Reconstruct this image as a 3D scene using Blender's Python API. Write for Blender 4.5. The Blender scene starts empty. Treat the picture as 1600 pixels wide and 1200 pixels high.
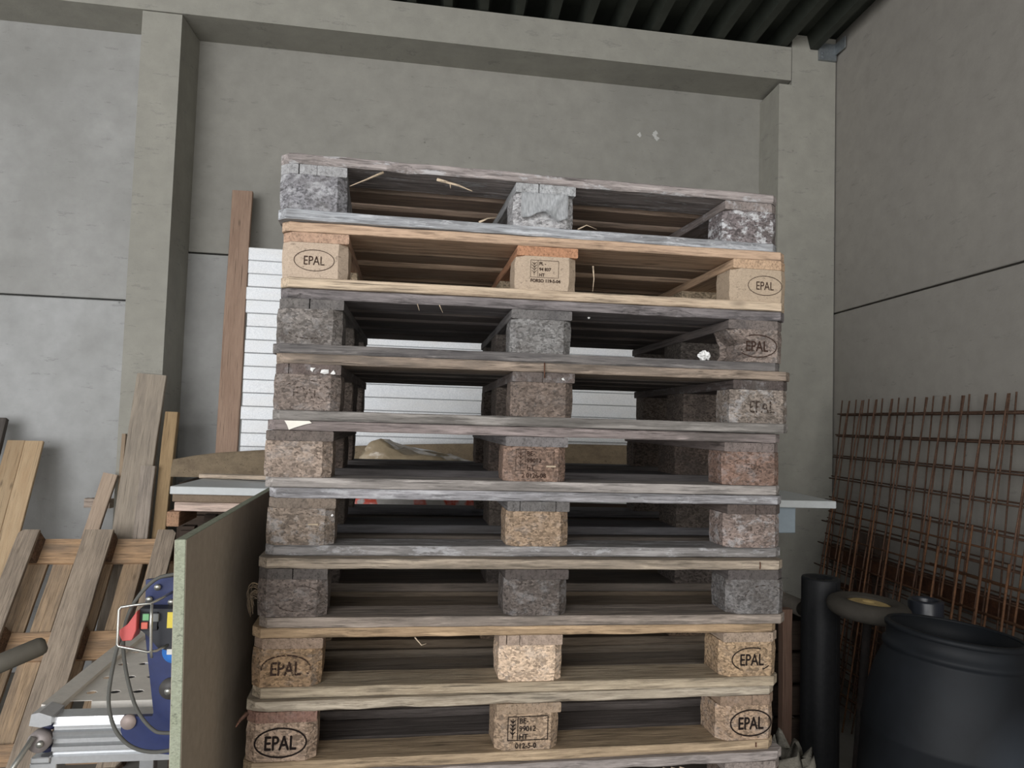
import bpy, bmesh, math, random
from mathutils import Vector, Matrix, Euler

S = bpy.context.scene
C = S.collection
R = math.radians
FZ = -0.021                      # floor level

# ------------------------------------------------------------------ camera, world, light, exposure
cam_d = bpy.data.cameras.new('camera')
cam_d.sensor_fit = 'HORIZONTAL'
cam_d.sensor_width = 36.0
cam_d.lens = 36.0 * 1145.8 / 1600.0
cam_d.clip_start = 0.05
cam_d.clip_end = 200
cam = bpy.data.objects.new('camera', cam_d)
C.objects.link(cam)
r_, u_, f_ = Vector((.98738, -.15535, .03102)), Vector((-.0386, -.0463, .99818)), Vector((.1536, .9868, .0517))
f_.normalize()
r_ = (r_ - f_ * r_.dot(f_)).normalized()
u_ = r_.cross(f_)
cam.matrix_world = Matrix(((r_.x, u_.x, -f_.x, 0), (r_.y, u_.y, -f_.y, 0), (r_.z, u_.z, -f_.z, 1.611), (0, 0, 0, 1)))
S.camera = cam

W = bpy.data.worlds.new('world')
S.world = W
W.use_nodes = True
bg = W.node_tree.nodes['Background']
bg.inputs[0].default_value = (1.0, .99, .97, 1)
bg.inputs[1].default_value = 1.45

def area(name, loc, target, sx, sy, power, col):
    l = bpy.data.lights.new(name, 'AREA')
    l.shape = 'RECTANGLE'; l.size = sx; l.size_y = sy; l.energy = power; l.color = col
    o = bpy.data.objects.new(name, l); C.objects.link(o)
    o.location = loc
    o.rotation_euler = (Vector(target) - Vector(loc)).to_track_quat('-Z', 'Y').to_euler()
    return o
# daylight through the hall's open gate, behind and to the left of the camera
area('daylight_gate', (-4.3, -3.6, 1.5), (-2.0, 4.5, 1.3), 4.5, 2.8, 250, (.98, .985, 1.0))
# added fill lamps: a high strip above it and one to the right
area('fill_high_strip', (-2.7, -4.9, 4.0), (-1.2, 4.5, 1.0), 6.0, 1.5, 300, (.99, .99, 1.0))
area('fill_right', (1.8, -4.0, 1.4), (2.3, 4.0, 1.1), 2.0, 2.4, 85, (1.0, .98, .95))

S.view_settings.view_transform = 'Standard'
S.view_settings.look = 'None'
S.view_settings.exposure = 0.0
S.view_settings.gamma = 1.0
S.view_settings.use_curve_mapping = False
S.cycles.max_bounces = 6

# ------------------------------------------------------------------ materials
def s2l(c):
    return tuple(((v / 255) / 12.92 if v / 255 <= .04045 else ((v / 255 + .055) / 1.055) ** 2.4) for v in c)
def rgba(c, k=1.0):
    return tuple(min(1, v * k) for v in s2l(c)) + (1,)

class NT:
    def __init__(s, name):
        s.m = bpy.data.materials.new(name); s.m.use_nodes = True
        s.t = s.m.node_tree; s.n = s.t.nodes; s.l = s.t.links
        s.p = s.n['Principled BSDF']; s.out = s.n['Material Output']
    def add(s, typ, **kw):
        n = s.n.new(typ)
        for k, v in kw.items(): setattr(n, k, v)
        return n
    def link(s, a, b): s.l.new(a, b)
    def coords(s, scale=(1, 1, 1), rnd=True):
        tc = s.add('ShaderNodeTexCoord'); mp = s.add('ShaderNodeMapping')
        s.link(tc.outputs['Object'], mp.inputs[0]); mp.inputs['Scale'].default_value = scale
        if rnd:
            oi = s.add('ShaderNodeObjectInfo'); mu = s.add('ShaderNodeVectorMath', operation='SCALE')
            cb = s.add('ShaderNodeCombineXYZ')
            for i in range(3): s.link(oi.outputs['Random'], cb.inputs[i])
            s.link(cb.outputs[0], mu.inputs[0]); mu.inputs['Scale'].default_value = 37.0
            s.link(mu.outputs[0], mp.inputs['Location'])
        return mp.outputs[0]
    def noise(s, vec, scale, detail=4, rough=.6):
        n = s.add('ShaderNodeTexNoise'); n.inputs['Scale'].default_value = scale
        n.inputs['Detail'].default_value = detail; n.inputs['Roughness'].default_value = rough
        s.link(vec, n.inputs['Vector']); return n.outputs[0]
    def ramp(s, fac, stops):
        r = s.add('ShaderNodeValToRGB'); e = r.color_ramp.elements
        while len(e) < len(stops): e.new(.5)
        for i, (p, c) in enumerate(stops): e[i].position = p; e[i].color = c
        s.link(fac, r.inputs[0]); return r.outputs[0]
    def mix(s, fac, a, b, mode='MIX'):
        m = s.add('ShaderNodeMix', data_type='RGBA', blend_type=mode)
        if isinstance(fac, (int, float)): m.inputs[0].default_value = fac
        else: s.link(fac, m.inputs[0])
        for i, v in ((6, a), (7, b)):
            if isinstance(v, tuple): m.inputs[i].default_value = v
            else: s.link(v, m.inputs[i])
        return m.outputs[2]
    def bump(s, h, strength, dist=.01):
        b = s.add('ShaderNodeBump'); b.inputs['Strength'].default_value = strength
        b.inputs['Distance'].default_value = dist
        s.link(h, b.inputs['Height']); s.link(b.outputs[0], s.p.inputs['Normal']); return b
    def base(s, col, rough=.8, metal=0, spec=.3):
        if isinstance(col, tuple): s.p.inputs['Base Color'].default_value = col
        else: s.link(col, s.p.inputs['Base Color'])
        s.p.inputs['Roughness'].default_value = rough; s.p.inputs['Metallic'].default_value = metal
        s.p.inputs['Specular IOR Level'].default_value = spec

K = 1.0
def vary(t, col, amt=.25):
    oi = t.add('ShaderNodeObjectInfo'); mr = t.add('ShaderNodeMapRange')
    mr.inputs['To Min'].default_value = 1 - amt; mr.inputs['To Max'].default_value = 1 + amt
    t.link(oi.outputs['Random'], mr.inputs['Value'])
    hs = t.add('ShaderNodeHueSaturation'); t.link(mr.outputs[0], hs.inputs['Value']); t.link(col, hs.inputs['Color'])
    return hs.outputs[0]

def wood(name, col, axis='X', dirt=(88, 84, 80), dirt_amt=.4, contrast=.52, rough=.85, white=0.0, bump=.8, var=.16, crack=.75, worn=0.0):
    g_ = sum(col) / 3; col = tuple(v + (g_ - v) * .30 for v in col)
    t = NT(name)
    sc = {'X': (1.6, 22, 22), 'Y': (22, 1.6, 22), 'Z': (22, 22, 1.6)}[axis]
    sl = {'X': (1.2, 7, 7), 'Y': (7, 1.2, 7), 'Z': (7, 7, 1.2)}[axis]
    v = t.coords(sc); vl = t.coords(sl)
    g0 = t.noise(v, 4.0, 7, .68)
    g1 = t.noise(t.coords({'X': (3.5, 70, 70), 'Y': (70, 3.5, 70), 'Z': (70, 70, 3.5)}[axis]), 3.2, 5, .7)
    av = t.add('ShaderNodeMath', operation='MULTIPLY_ADD'); t.link(g1, av.inputs[0]); av.inputs[1].default_value = .5
    hv = t.add('ShaderNodeMath', operation='MULTIPLY'); t.link(g0, hv.inputs[0]); hv.inputs[1].default_value = .5
    t.link(hv.outputs[0], av.inputs[2]); g = av.outputs[0]
    lo = rgba(col, 1 - contrast); hi = rgba(col, 1 + contrast * .55)
    c = t.ramp(g, [(.36, lo), (.5, rgba(col)), (.65, hi)])
    st = t.noise(vl, 2.3, 5, .62)
    f = t.ramp(st, [(.42, (0, 0, 0, 1)), (.68, (dirt_amt * 1.6,) * 3 + (1,))])
    c = t.mix(f, c, rgba(dirt))
    # fine drying cracks along the grain
    sk = {'X': (1.1, 60, 60), 'Y': (60, 1.1, 60), 'Z': (60, 60, 1.1)}[axis]
    ck = t.noise(t.coords(sk), 3.0, 3, .6)
    c = t.mix(t.ramp(ck, [(.31, (crack,) * 3 + (1,)), (.40, (0, 0, 0, 1))]), c, rgba(col, .28))
    if worn > 0:                      # rubbed pale streaks and dark soaked ones along the board
        wn = t.noise(t.coords({'X': (2.2, 30, 30), 'Y': (30, 2.2, 30), 'Z': (30, 30, 2.2)}[axis]), 2.2, 6, .7)
        c = t.mix(t.ramp(wn, [(.53, (0, 0, 0, 1)), (.64, (worn,) * 3 + (1,))]), c, rgba(tuple(min(255, q * 1.18 + 8) for q in col)))
        c = t.mix(t.ramp(wn, [(.34, (worn,) * 3 + (1,)), (.44, (0, 0, 0, 1))]), c, rgba(tuple(q * .62 for q in col)))
    # knots and dark specks
    vo = t.add('ShaderNodeTexVoronoi'); vo.inputs['Scale'].default_value = 3.2
    t.link(t.coords({'X': (1, 3, 3), 'Y': (3, 1, 3), 'Z': (3, 3, 1)}[axis]), vo.inputs['Vector'])
    k = t.ramp(vo.outputs['Distance'], [(.03, (.75,) * 3 + (1,)), (.10, (0, 0, 0, 1))])
    c = t.mix(k, c, rgba(col, .35))
    if white > 0:
        w = t.noise(t.coords((3, 9, 9) if axis == 'X' else (9, 9, 9)), 5, 6, .72)
        wf = t.ramp(w, [(.54, (0, 0, 0, 1)), (.62, (white,) * 3 + (1,))])
        c = t.mix(wf, c, rgba((198, 199, 202)))
    c = vary(t, c, var)
    t.base(c, rough, 0, .2)
    t.bump(g, bump, .006)
    return t.m

def chip(name, col, dirt=(80, 74, 70), dirt_amt=.45, contrast=.52, scale=175, white=0.0, bump=1.0, var=.10):
    g_ = sum(col) / 3; col = tuple(v + (g_ - v) * .25 for v in col)
    t = NT(name)
    v = t.coords((1, 1, 1.5))
    vo = t.add('ShaderNodeTexVoronoi'); vo.inputs['Scale'].default_value = scale
    nn = t.add('ShaderNodeTexNoise'); nn.inputs['Scale'].default_value = 60
    mxv = t.add('ShaderNodeMix', data_type='VECTOR'); mxv.inputs[0].default_value = .012
    t.link(v, nn.inputs['Vector']); t.link(v, mxv.inputs[4]); t.link(nn.outputs[1], mxv.inputs[5])
    t.link(mxv.outputs[1], vo.inputs['Vector'])
    sep = t.add('ShaderNodeSeparateColor'); t.link(vo.outputs['Color'], sep.inputs[0])
    c = t.ramp(sep.outputs[0], [(0, rgba(col, 1 - contrast)), (.5, rgba(col)), (1, rgba(col, 1 + contrast * .8))])
    n2 = t.noise(v, 14, 6, .65)
    f = t.ramp(n2, [(.42, (0, 0, 0, 1)), (.66, (dirt_amt * 1.5,) * 3 + (1,))])
    c = t.mix(f, c, rgba(dirt))
    n3 = t.noise(v, 85, 4, .7)
    c = t.mix(t.ramp(n3, [(.30, (.8,) * 3 + (1,)), (.42, (0, 0, 0, 1))]), c, rgba(col, .35))
    if white > 0:
        w = t.noise(v, 26, 6, .75)
        c = t.mix(t.ramp(w, [(.50, (0, 0, 0, 1)), (.60, (white,) * 3 + (1,))]), c, rgba((205, 206, 208)))
    c = vary(t, c, var)
    t.base(c, .92, 0, .15)
    ad = t.add('ShaderNodeMath', operation='ADD'); t.link(sep.outputs[1], ad.inputs[0]); t.link(n3, ad.inputs[1])
    t.bump(ad.outputs[0], bump, .004)
    return t.m

def concrete(name, col, stain=(128, 127, 122), spot=.5, amt=.5):
    t = NT(name)
    v = t.coords((1, 1, 1), False)
    a = t.noise(v, 1.1, 5, .6); b = t.noise(v, 9, 6, .6); cN = t.noise(v, 70, 4, .7)
    c = t.ramp(b, [(.3, rgba(col, .9)), (.7, rgba(col, 1.07))])
    c = t.mix(t.ramp(a, [(.40, (0, 0, 0, 1)), (.70, (amt,) * 3 + (1,))]), c, rgba(stain))
    c = t.mix(t.ramp(cN, [(.30, (.25,) * 3 + (1,)), (.42, (0, 0, 0, 1))]), c, rgba(col, .7))
    vo = t.add('ShaderNodeTexVoronoi'); vo.inputs['Scale'].default_value = 4.3
    t.link(v, vo.inputs['Vector'])
    c = t.mix(t.ramp(vo.outputs['Distance'], [(.018, (spot,) * 3 + (1,)), (.04, (0, 0, 0, 1))]), c, rgba((70, 68, 66)))
    # scuffs: thin wavy streaks
    w = t.noise(t.coords((2.0, 2.0, 9.0), False), 2.4, 8, .75)
    c = t.mix(t.ramp(w, [(.60, (0, 0, 0, 1)), (.63, (.4,) * 3 + (1,)), (.66, (0, 0, 0, 1))]), c, rgba((96, 96, 96)))
    t.base(c, .9, 0, .2)
    ad = t.add('ShaderNodeMath', operation='ADD'); t.link(b, ad.inputs[0]); t.link(cN, ad.inputs[1])
    t.bump(ad.outputs[0], .12, .01)
    return t.m

def plain(name, col, rough=.5, metal=0.0, spec=.4, nz=.12, scale=25, bump=.1, var=0.0):
    t = NT(name); v = t.coords()
    n = t.noise(v, scale, 6, .65)
    c = t.ramp(n, [(.3, rgba(col, 1 - nz)), (.7, rgba(col, 1 + nz))])
    if var: c = vary(t, c, var)
    t.base(c, rough, metal, spec)
    if bump: t.bump(n, bump, .004)
    return t.m

def ink(name, col, keep):
    t = NT(name); v = t.coords()
    n = t.noise(v, 130, 5, .7)
    f = t.ramp(n, [(keep - .06, (1, 1, 1, 1)), (keep + .06, (0, 0, 0, 1))])
    t.base(rgba(col), .9, 0, .1)
    tr = t.add('ShaderNodeBsdfTransparent'); mx = t.add('ShaderNodeMixShader')
    t.link(f, mx.inputs[0]); t.link(tr.outputs[0], mx.inputs[1]); t.link(t.p.outputs[0], mx.inputs[2])
    t.link(mx.outputs[0], t.out.inputs['Surface'])
    return t.m

def rust(name, col=(92, 58, 40), hi=(120, 78, 50)):
    t = NT(name); v = t.coords()
    a = t.noise(v, 18, 7, .7); b = t.noise(v, 120, 4, .7)
    c = t.ramp(a, [(.32, rgba(col, .55)), (.5, rgba(col)), (.7, rgba(hi))])
    c = t.mix(t.ramp(b, [(.4, (.5,) * 3 + (1,)), (.55, (0, 0, 0, 1))]), c, rgba(col, .45))
    t.base(c, .85, .15, .3); t.bump(b, .4, .003)
    return t.m

def film(name, col, alpha, rough=.25):
    t = NT(name); v = t.coords()
    n = t.noise(v, 22, 5, .6)
    c = t.ramp(n, [(.3, rgba(col, .85)), (.7, rgba(col, 1.15))])
    t.base(c, rough, 0, .6)
    t.p.inputs['Alpha'].default_value = alpha
    t.bump(n, .5, .01)
    return t.m

# ------------------------------------------------------------------ mesh helpers
def obj(name, me, mat=None, parent=None, loc=None, rot=None, mw=None):
    if isinstance(me, bmesh.types.BMesh):
        bm = me; me = bpy.data.meshes.new(name); bm.normal_update(); bm.to_mesh(me); bm.free()
    o = bpy.data.objects.new(name, me); C.objects.link(o)
    if mat is not None:
        if len(me.materials) == 0: me.materials.append(mat)
        elif me.materials[0] != mat:
            o.material_slots[0].link = 'OBJECT'; o.material_slots[0].material = mat
    if parent is not None: o.parent = parent
    if loc is not None: o.location = loc
    if rot is not None: o.rotation_euler = rot
    if mw is not None: o.matrix_basis = mw
    return o
def tag(o, label, cat, group=None):
    o['label'] = label; o['category'] = cat
    if group: o['group'] = group
    return o
def thing(name, label, cat, loc=(0, 0, 0), rot=(0, 0, 0), group=None):
    o = bpy.data.objects.new(name, None); C.objects.link(o); o.location = loc; o.rotation_euler = rot
    o.empty_display_size = .1
    return tag(o, label, cat, group)
def structure(o): o['kind'] = 'structure'; return o

def add_box(bm, x0, x1, y0, y1, z0, z1, bev=0.0):
    vs = [bm.verts.new(p) for p in ((x0, y0, z0), (x1, y0, z0), (x1, y1, z0), (x0, y1, z0), (x0, y0, z1), (x1, y0, z1), (x1, y1, z1), (x0, y1, z1))]
    fs = [bm.faces.new([vs[i] for i in f]) for f in ((3, 2, 1, 0), (4, 5, 6, 7), (0, 1, 5, 4), (1, 2, 6, 5), (2, 3, 7, 6), (3, 0, 4, 7))]
    if bev > 0:
        es = list({e for f in fs for e in f.edges})
        bmesh.ops.bevel(bm, geom=es, offset=bev, segments=1, affect='EDGES')
    return bm
def box(x0, x1, y0, y1, z0, z1, bev=0.0):
    return add_box(bmesh.new(), x0, x1, y0, y1, z0, z1, bev)

def rings(bm, rs, closed=True, cap=True, smooth=False):
    """rs: list of rings (lists of points) of equal length -> a tube with caps"""
    V = [[bm.verts.new(p) for p in r] for r in rs]; n = len(rs[0])
    for a, b in zip(V, V[1:]):
        for i in range(n if closed else n - 1):
            f = bm.faces.new((a[i], a[(i + 1) % n], b[(i + 1) % n], b[i])); f.smooth = smooth
    if cap:
        bm.faces.new(V[0][::-1]); bm.faces.new(V[-1])
    return bm
def fixn(bm):
    bmesh.ops.recalc_face_normals(bm, faces=bm.faces[:]); return bm

def board(L, W, T, seg=10, jit=.0012, bev=.002, seed=0, c0=0.0, c1=0.0, chips=0.0, bow=0.0):
    """a plank: x 0..L (grain), y 0..W, z 0..T; c0/c1 cut the front / back corners in plan; chips nibble the lower front edge"""
    rg = random.Random(seed); bm = bmesh.new(); rs = []
    xs = [L * i / seg for i in range(seg + 1)]
    if c0 or c1:
        c = max(c0, c1); xs = sorted(set([0, c, L - c, L] + [x for x in xs if c * 1.5 < x < L - c * 1.5]))
    ph = rg.random() * 6
    for x in xs:
        e = (x <= 0 or x >= L)
        ya = (c0 if e else 0) + rg.uniform(-jit, jit); yb = W - (c1 if e else 0) + rg.uniform(-jit, jit)
        za = rg.uniform(0, jit * .6); zb = T - rg.uniform(0, jit * .6)
        ch = rg.random() ** 3 * chips
        bz = bow * math.sin(x / L * math.pi + ph)
        za += bz * 0; zb += 0
        rs.append([(x, ya + bev + bz, za), (x, yb - bev, za), (x, yb, za + bev), (x, yb, zb - bev), (x, yb - bev, zb), (x, ya + bev + bz, zb), (x, ya + bz, zb - bev), (x, ya + bz + ch * .5, za + bev + ch)])
        if ch > 0: rs[-1][0] = (x, ya + bev + bz + ch * 1.2, za)
    return fixn(rings(bm, rs))

def block(L, W, H, ch=(0, 0, 0, 0), seed=0, jit=.0009, broken=False):
    """pallet block: x 0..L, y 0..W, z 0..H; ch = plan chamfers at (front-left, front-right, back-right, back-left)"""
    rg = random.Random(seed); bm = bmesh.new(); rs = []
    a, b, c, d = [max(v, .003) for v in ch]
    n = 7 if broken else 4
    for i in range(n + 1):
        z = H * i / n
        k = .0015 if i in (0, n) else 0
        cut = 0
        if broken: cut = [.012, .030, .048, .040, .046, .030, .014, .0][i] + rg.uniform(-.005, .005)
        P = [(a + cut, 0), (L - b, 0), (L, b), (L, W - c), (L - c, W), (d + cut * .4, W), (cut * .8, W - d), (cut, a + cut * .3)]
        cx, cy = L / 2, W / 2
        rs.append([(x + (cx - x) * k * 10 + rg.uniform(-jit, jit), y + (cy - y) * k * 10 + rg.uniform(-jit, jit), z) for x, y in P])
    return fixn(rings(bm, rs))

def tube(bm, pts, r, n=8, cap=True, taper=None):
    pts = [Vector(p) for p in pts]; rs = []
    up = None
    for i, p in enumerate(pts):
        d = (pts[min(i + 1, len(pts) - 1)] - pts[max(i - 1, 0)]).normalized()
        if up is None:
            up = Vector((0, 0, 1)) if abs(d.z) < .9 else Vector((1, 0, 0))
        s = d.cross(up).normalized(); up = s.cross(d).normalized()
        rr = r if taper is None else r * taper[i]
        rs.append([tuple(p + (s * math.cos(a) + up * math.sin(a)) * rr) for a in [2 * math.pi * k / n for k in range(n)]])
    rings(bm, rs, cap=cap, smooth=True); return fixn(bm)

def curve_pts(P, n=6):
    P = [Vector(p) for p in P]; out = []
    Q = [P[0] * 2 - P[1]] + P + [P[-1] * 2 - P[-2]]
    for i in range(1, len(Q) - 2):
        for k in range(n):
            t = k / n; a, b, c, d = Q[i - 1], Q[i], Q[i + 1], Q[i + 2]
            out.append(.5 * ((2 * b) + (c - a) * t + (2 * a - 5 * b + 4 * c - d) * t * t + (3 * b - a - 3 * c + d) * t ** 3))
    out.append(P[-1]); return out

def lathe(prof, n=40, smooth=True, bm=None, M=None):
    """prof: list of (r, z), open or closed by r=0"""
    bm = bm or bmesh.new(); rows = []
    for r, z in prof:
        if r < 1e-5: rows.append([bm.verts.new((0, 0, z))])
        else: rows.append([bm.verts.new((r * math.cos(2 * math.pi * k / n), r * math.sin(2 * math.pi * k / n), z)) for k in range(n)])
    for a, b in zip(rows, rows[1:]):
        for k in range(n):
            q = [a[k % len(a)], a[(k + 1) % len(a)], b[(k + 1) % len(b)], b[k % len(b)]]
            q = [v for i, v in enumerate(q) if v not in q[:i]]
            if len(q) > 2:
                f = bm.faces.new(q); f.smooth = smooth
    if M is not None: bmesh.ops.transform(bm, matrix=M, verts=bm.verts[:])
    return fixn(bm)

def poly_prism(pts, y0, y1, axis='Y'):
    """extruded outline; pts are (x, z), extruded along y"""
    bm = bmesh.new()
    rings(bm, [[(x, y0, z) for x, z in pts], [(x, y1, z) for x, z in pts]])
    return fixn(bm)

_txt = {}
def text_geo(s, size, sx=1.0):
    key = (s, size, sx)
    if key not in _txt:
        cu = bpy.data.curves.new('t', 'FONT'); cu.body = s; cu.size = size; cu.resolution_u = 3
        cu.align_x = 'LEFT'; cu.align_y = 'BOTTOM_BASELINE'
        o = bpy.data.objects.new('t', cu); C.objects.link(o)
        bpy.context.view_layer.update()
        me = bpy.data.meshes.new_from_object(o.evaluated_get(bpy.context.evaluated_depsgraph_get()))
        vs = [(v.co.x * sx, v.co.y) for v in me.vertices]; fs = [tuple(p.vertices) for p in me.polygons]
        bpy.data.objects.remove(o); bpy.data.curves.remove(cu); bpy.data.meshes.remove(me)
        _txt[key] = (vs, fs)
    return _txt[key]
def add_text(bm, s, x, z, size, sx=1.0, y=0.0, bold=0.0, center=False):
    vs, fs = text_geo(s, size, sx)
    if not vs: return
    if center:
        x -= (max(v[0] for v in vs) + min(v[0] for v in vs)) / 2
    offs = [(0, 0)] if bold == 0 else [(-bold, 0), (bold, 0), (0, bold), (0, -bold)]
    for i, (ox, oz) in enumerate(offs):
        V = [bm.verts.new((x + ox + a, y - i * 2e-5, z + oz + b)) for a, b in vs]
        for f in fs:
            try: bm.faces.new([V[k] for k in f])
            except ValueError: pass
def add_ellipse(bm, cx, cz, a, b, w, y=0.0, n=56, gap=None):
    pr = None
    for k in range(n + 1):
        t = 2 * math.pi * k / n
        if gap and any(g0 <= math.degrees(t) % 360 <= g1 for g0, g1 in gap): pr = None; continue
        cu = [bm.verts.new((cx + (a + s) * math.cos(t), y, cz + (b + s) * math.sin(t))) for s in (-w / 2, w / 2)]
        if pr: bm.faces.new((pr[0], pr[1], cu[1], cu[0]))
        pr = cu
def add_bar(bm, x0, z0, x1, z1, w, y=0.0):
    d = Vector((x1 - x0, 0, z1 - z0)).normalized(); s = Vector((-d.z, 0, d.x)) * w / 2
    V = [bm.verts.new(p) for p in ((x0 + s.x, y, z0 + s.z), (x0 - s.x, y, z0 - s.z), (x1 - s.x, y, z1 - s.z), (x1 + s.x, y, z1 + s.z))]
    bm.faces.new(V)
def epal_stamp(bm, cx=.0725, cz=.039, w=.0024, gap=None, size=.036, a=.050, b=.027, bold=.0004, txt='EPAL'):
    add_ellipse(bm, cx, cz, a, b, w, gap=gap)
    add_text(bm, txt, cx, cz - size * .355, size, .74, y=-.0001, bold=bold, center=True)
def ippc_stamp(bm, lines, serial, x0=.034, z0=.029, wd=.066, ht=.040, cell=.017, lw=.0011, size=.0125):
    for a in ((x0, z0, x0 + wd, z0), (x0, z0 + ht, x0 + wd, z0 + ht), (x0, z0, x0, z0 + ht), (x0 + wd, z0, x0 + wd, z0 + ht), (x0 + cell, z0, x0 + cell, z0 + ht)):
        add_bar(bm, *a, lw)
    mx = x0 + cell * .5
    add_bar(bm, mx, z0 + .004, mx, z0 + ht - .004, lw, -.0001)
    for k in range(4):
        zz = z0 + ht * .25 + k * ht * .165
        add_bar(bm, mx, zz, mx - .0055, zz + .006, lw * 1.3, -.0001); add_bar(bm, mx, zz, mx + .0055, zz + .006, lw * 1.3, -.0001)
    for k, s in enumerate(lines):
        add_text(bm, s, x0 + cell + .003, z0 + ht - (k + 1) * (ht / 3.0) + .0022, size, .95, y=-.0001, bold=.0003)
    if serial: add_text(bm, serial[0], x0 + serial[1], z0 - size * 1.08, size, .95, y=-.0001, bold=.0003)

# ------------------------------------------------------------------ the setting
M_wall = concrete('concrete_wall', (165, 165, 163))
M_wall_lit = concrete('concrete_wall_lit', (176, 177, 177))  # paler grey paints in the brighter light on the lower left panel
M_wall_shaded = concrete('concrete_wall_shaded', (152, 150, 143))  # darker grey paints in the light falling off on the upper middle panel
M_pillar = concrete('concrete_pillar', (160, 158, 149), spot=.3, amt=.3)
M_right = concrete('concrete_right', (152, 148, 141), stain=(140, 136, 131), amt=.4)
M_floor = concrete('concrete_floor', (140, 137, 131), stain=(84, 82, 80), amt=.6)
M_deck = plain('roof_deck_steel', (58, 62, 56), .6, .2, .3, .2, 8)
M_galv = plain('galvanised', (150, 156, 160), .42, .7, .5, .15, 60)
SK = math.tan(R(4.02))          # the side wall and pillars run 4 degrees off square
def sx(x, y): return x + SK * (y - 5.0)
def skew_box(bm, x0, x1, y0, y1, z0, z1):
    rings(bm, [[(sx(x0, y0), y0, z), (sx(x1, y0), y0, z), (sx(x1, y1), y1, z), (sx(x0, y1), y1, z)] for z in (z0, z1)])
    return fixn(bm)

structure(obj('floor', box(-8, 3.6, -8, 5.2, FZ - .2, FZ), M_floor))
wb = structure(obj('wall_back', box(-8, 3.3, 5.075, 5.3, FZ, 4.6), M_wall))
for x0, x1, z0, z1, wm in ((-8, -1.515, FZ, 2.306, M_wall_lit), (-8, -1.515, 2.318, 4.56, M_wall), (-1.505, 3.05, FZ, 2.643, M_wall), (-1.505, 3.05, 2.654, 4.56, M_wall_shaded)):
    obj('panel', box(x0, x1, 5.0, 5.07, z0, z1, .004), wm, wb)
rq = random.Random(8)
for x, z in ((1.655, 3.71), (1.765, 3.715), (1.785, 3.695), (1.775, 3.735)):
    bm = bmesh.new(); bmesh.ops.create_icosphere(bm, subdivisions=2, radius=.019)
    for v in bm.verts: v.co = Vector((x + v.co.x * rq.uniform(.2, 1.3), 4.999 + v.co.y * .08, z + v.co.z * rq.uniform(.2, 1.1)))
    obj('paint_splash', fixn(bm), plain('splash_white', (196, 196, 192), .9, 0, .2, .1), wb)
# right-hand wall in its own frame: local x runs from the corner towards the camera
rw = structure(obj('wall_right', box(-.3, 13, .075, .3, FZ, 4.6), M_right))
rw.matrix_basis = Matrix.Translation((3.016, 5.0, 0)) @ Matrix.Rotation(R(-94.02), 4, 'Z')
for x0, x1, z0, z1 in ((-.06, 13, FZ, 2.432), (-.06, 13, 2.443, 4.58)):
    obj('panel', box(x0, x1, .0, .07, z0, z1, .004), M_right, rw)

pl = structure(obj('pillar', skew_box(bmesh.new(), -1.610, -1.380, 4.68, 5.0, FZ, 4.058), M_pillar))
pr_ = bmesh.new()
skew_box(pr_, 2.578, 2.672, 4.68, 5.0, FZ, 4.035); skew_box(pr_, 2.672, 3.006, 4.68, 5.0, FZ, 4.40)
structure(obj('pillar', pr_, M_pillar))
structure(obj('beam', skew_box(bmesh.new(), -8, 2.664, 4.672, 5.0, 4.062, 4.30), M_pillar))
# profiled steel roof deck: flat ribs down, recesses up
rd = bmesh.new(); prof = []
x = -8.0
while x < 3.25:
    prof += [(x, 4.305), (x + .055, 4.305), (x + .085, 4.415), (x + .205, 4.415)]; x += .235
ys = (5.1, -8.0)
V = [[rd.verts.new((sx(px_, y), y, pz)) for px_, pz in prof] for y in ys]
V2 = [[rd.verts.new((sx(px_, y), y, 4.60)) for px_, pz in (prof[0], prof[-1])] for y in ys]
for i in range(len(prof) - 1): rd.faces.new((V[0][i], V[0][i + 1], V[1][i + 1], V[1][i]))
rd.faces.new((V2[0][0], V2[1][0], V2[1][1], V2[0][1]))
rd.faces.new((V[0][0], V[1][0], V2[1][0], V2[0][0])); rd.faces.new((V[0][-1], V2[0][1], V2[1][1], V[1][-1]))
structure(obj('ceiling', fixn(rd), M_deck))
# steel angle bracket in the top corner
br = thing('wall_bracket', 'small grey steel angle bracket bolted in the top corner above the right pillar', 'bracket', (sx(2.94, 4.66), 4.66, 4.30))
obj('plate', box(-.07, .06, -.004, .018, -.07, .05, .001), M_galv, br)
obj('arm', box(.045, .055, -.12, .0, -.03, .05, .001), M_galv, br)
for z in (-.045, -.02): obj('bolt', lathe([(0, -.01), (.009, -.01), (.009, .004), (0, .004)], 6, False), M_galv, br, (-.045, -.004, z), (R(90), 0, 0))

# ------------------------------------------------------------------ the pallet stack
INK = ink('ink_dark', (34, 28, 26), .74)
INK_B = ink('ink_brown', (58, 44, 38), .66)
INK_M = ink('ink_worn', (62, 48, 42), .55)
INK_F = ink('ink_faint', (66, 56, 50), .47)
H_SK, H_BL, H_ST, H_DK = .023, .079, .0225, .023
PH = H_SK + H_BL + H_ST + H_DK
CH = .020
M_splint = wood('splinter_wood', (206, 180, 146), 'X', dirt_amt=.1)
SHARED = {}
def shared(key, fn):
    if key not in SHARED:
        bm = fn(); me = bpy.data.meshes.new(key[0]); bm.normal_update(); bm.to_mesh(me); bm.free(); SHARED[key] = me
    return SHARED[key]

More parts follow.
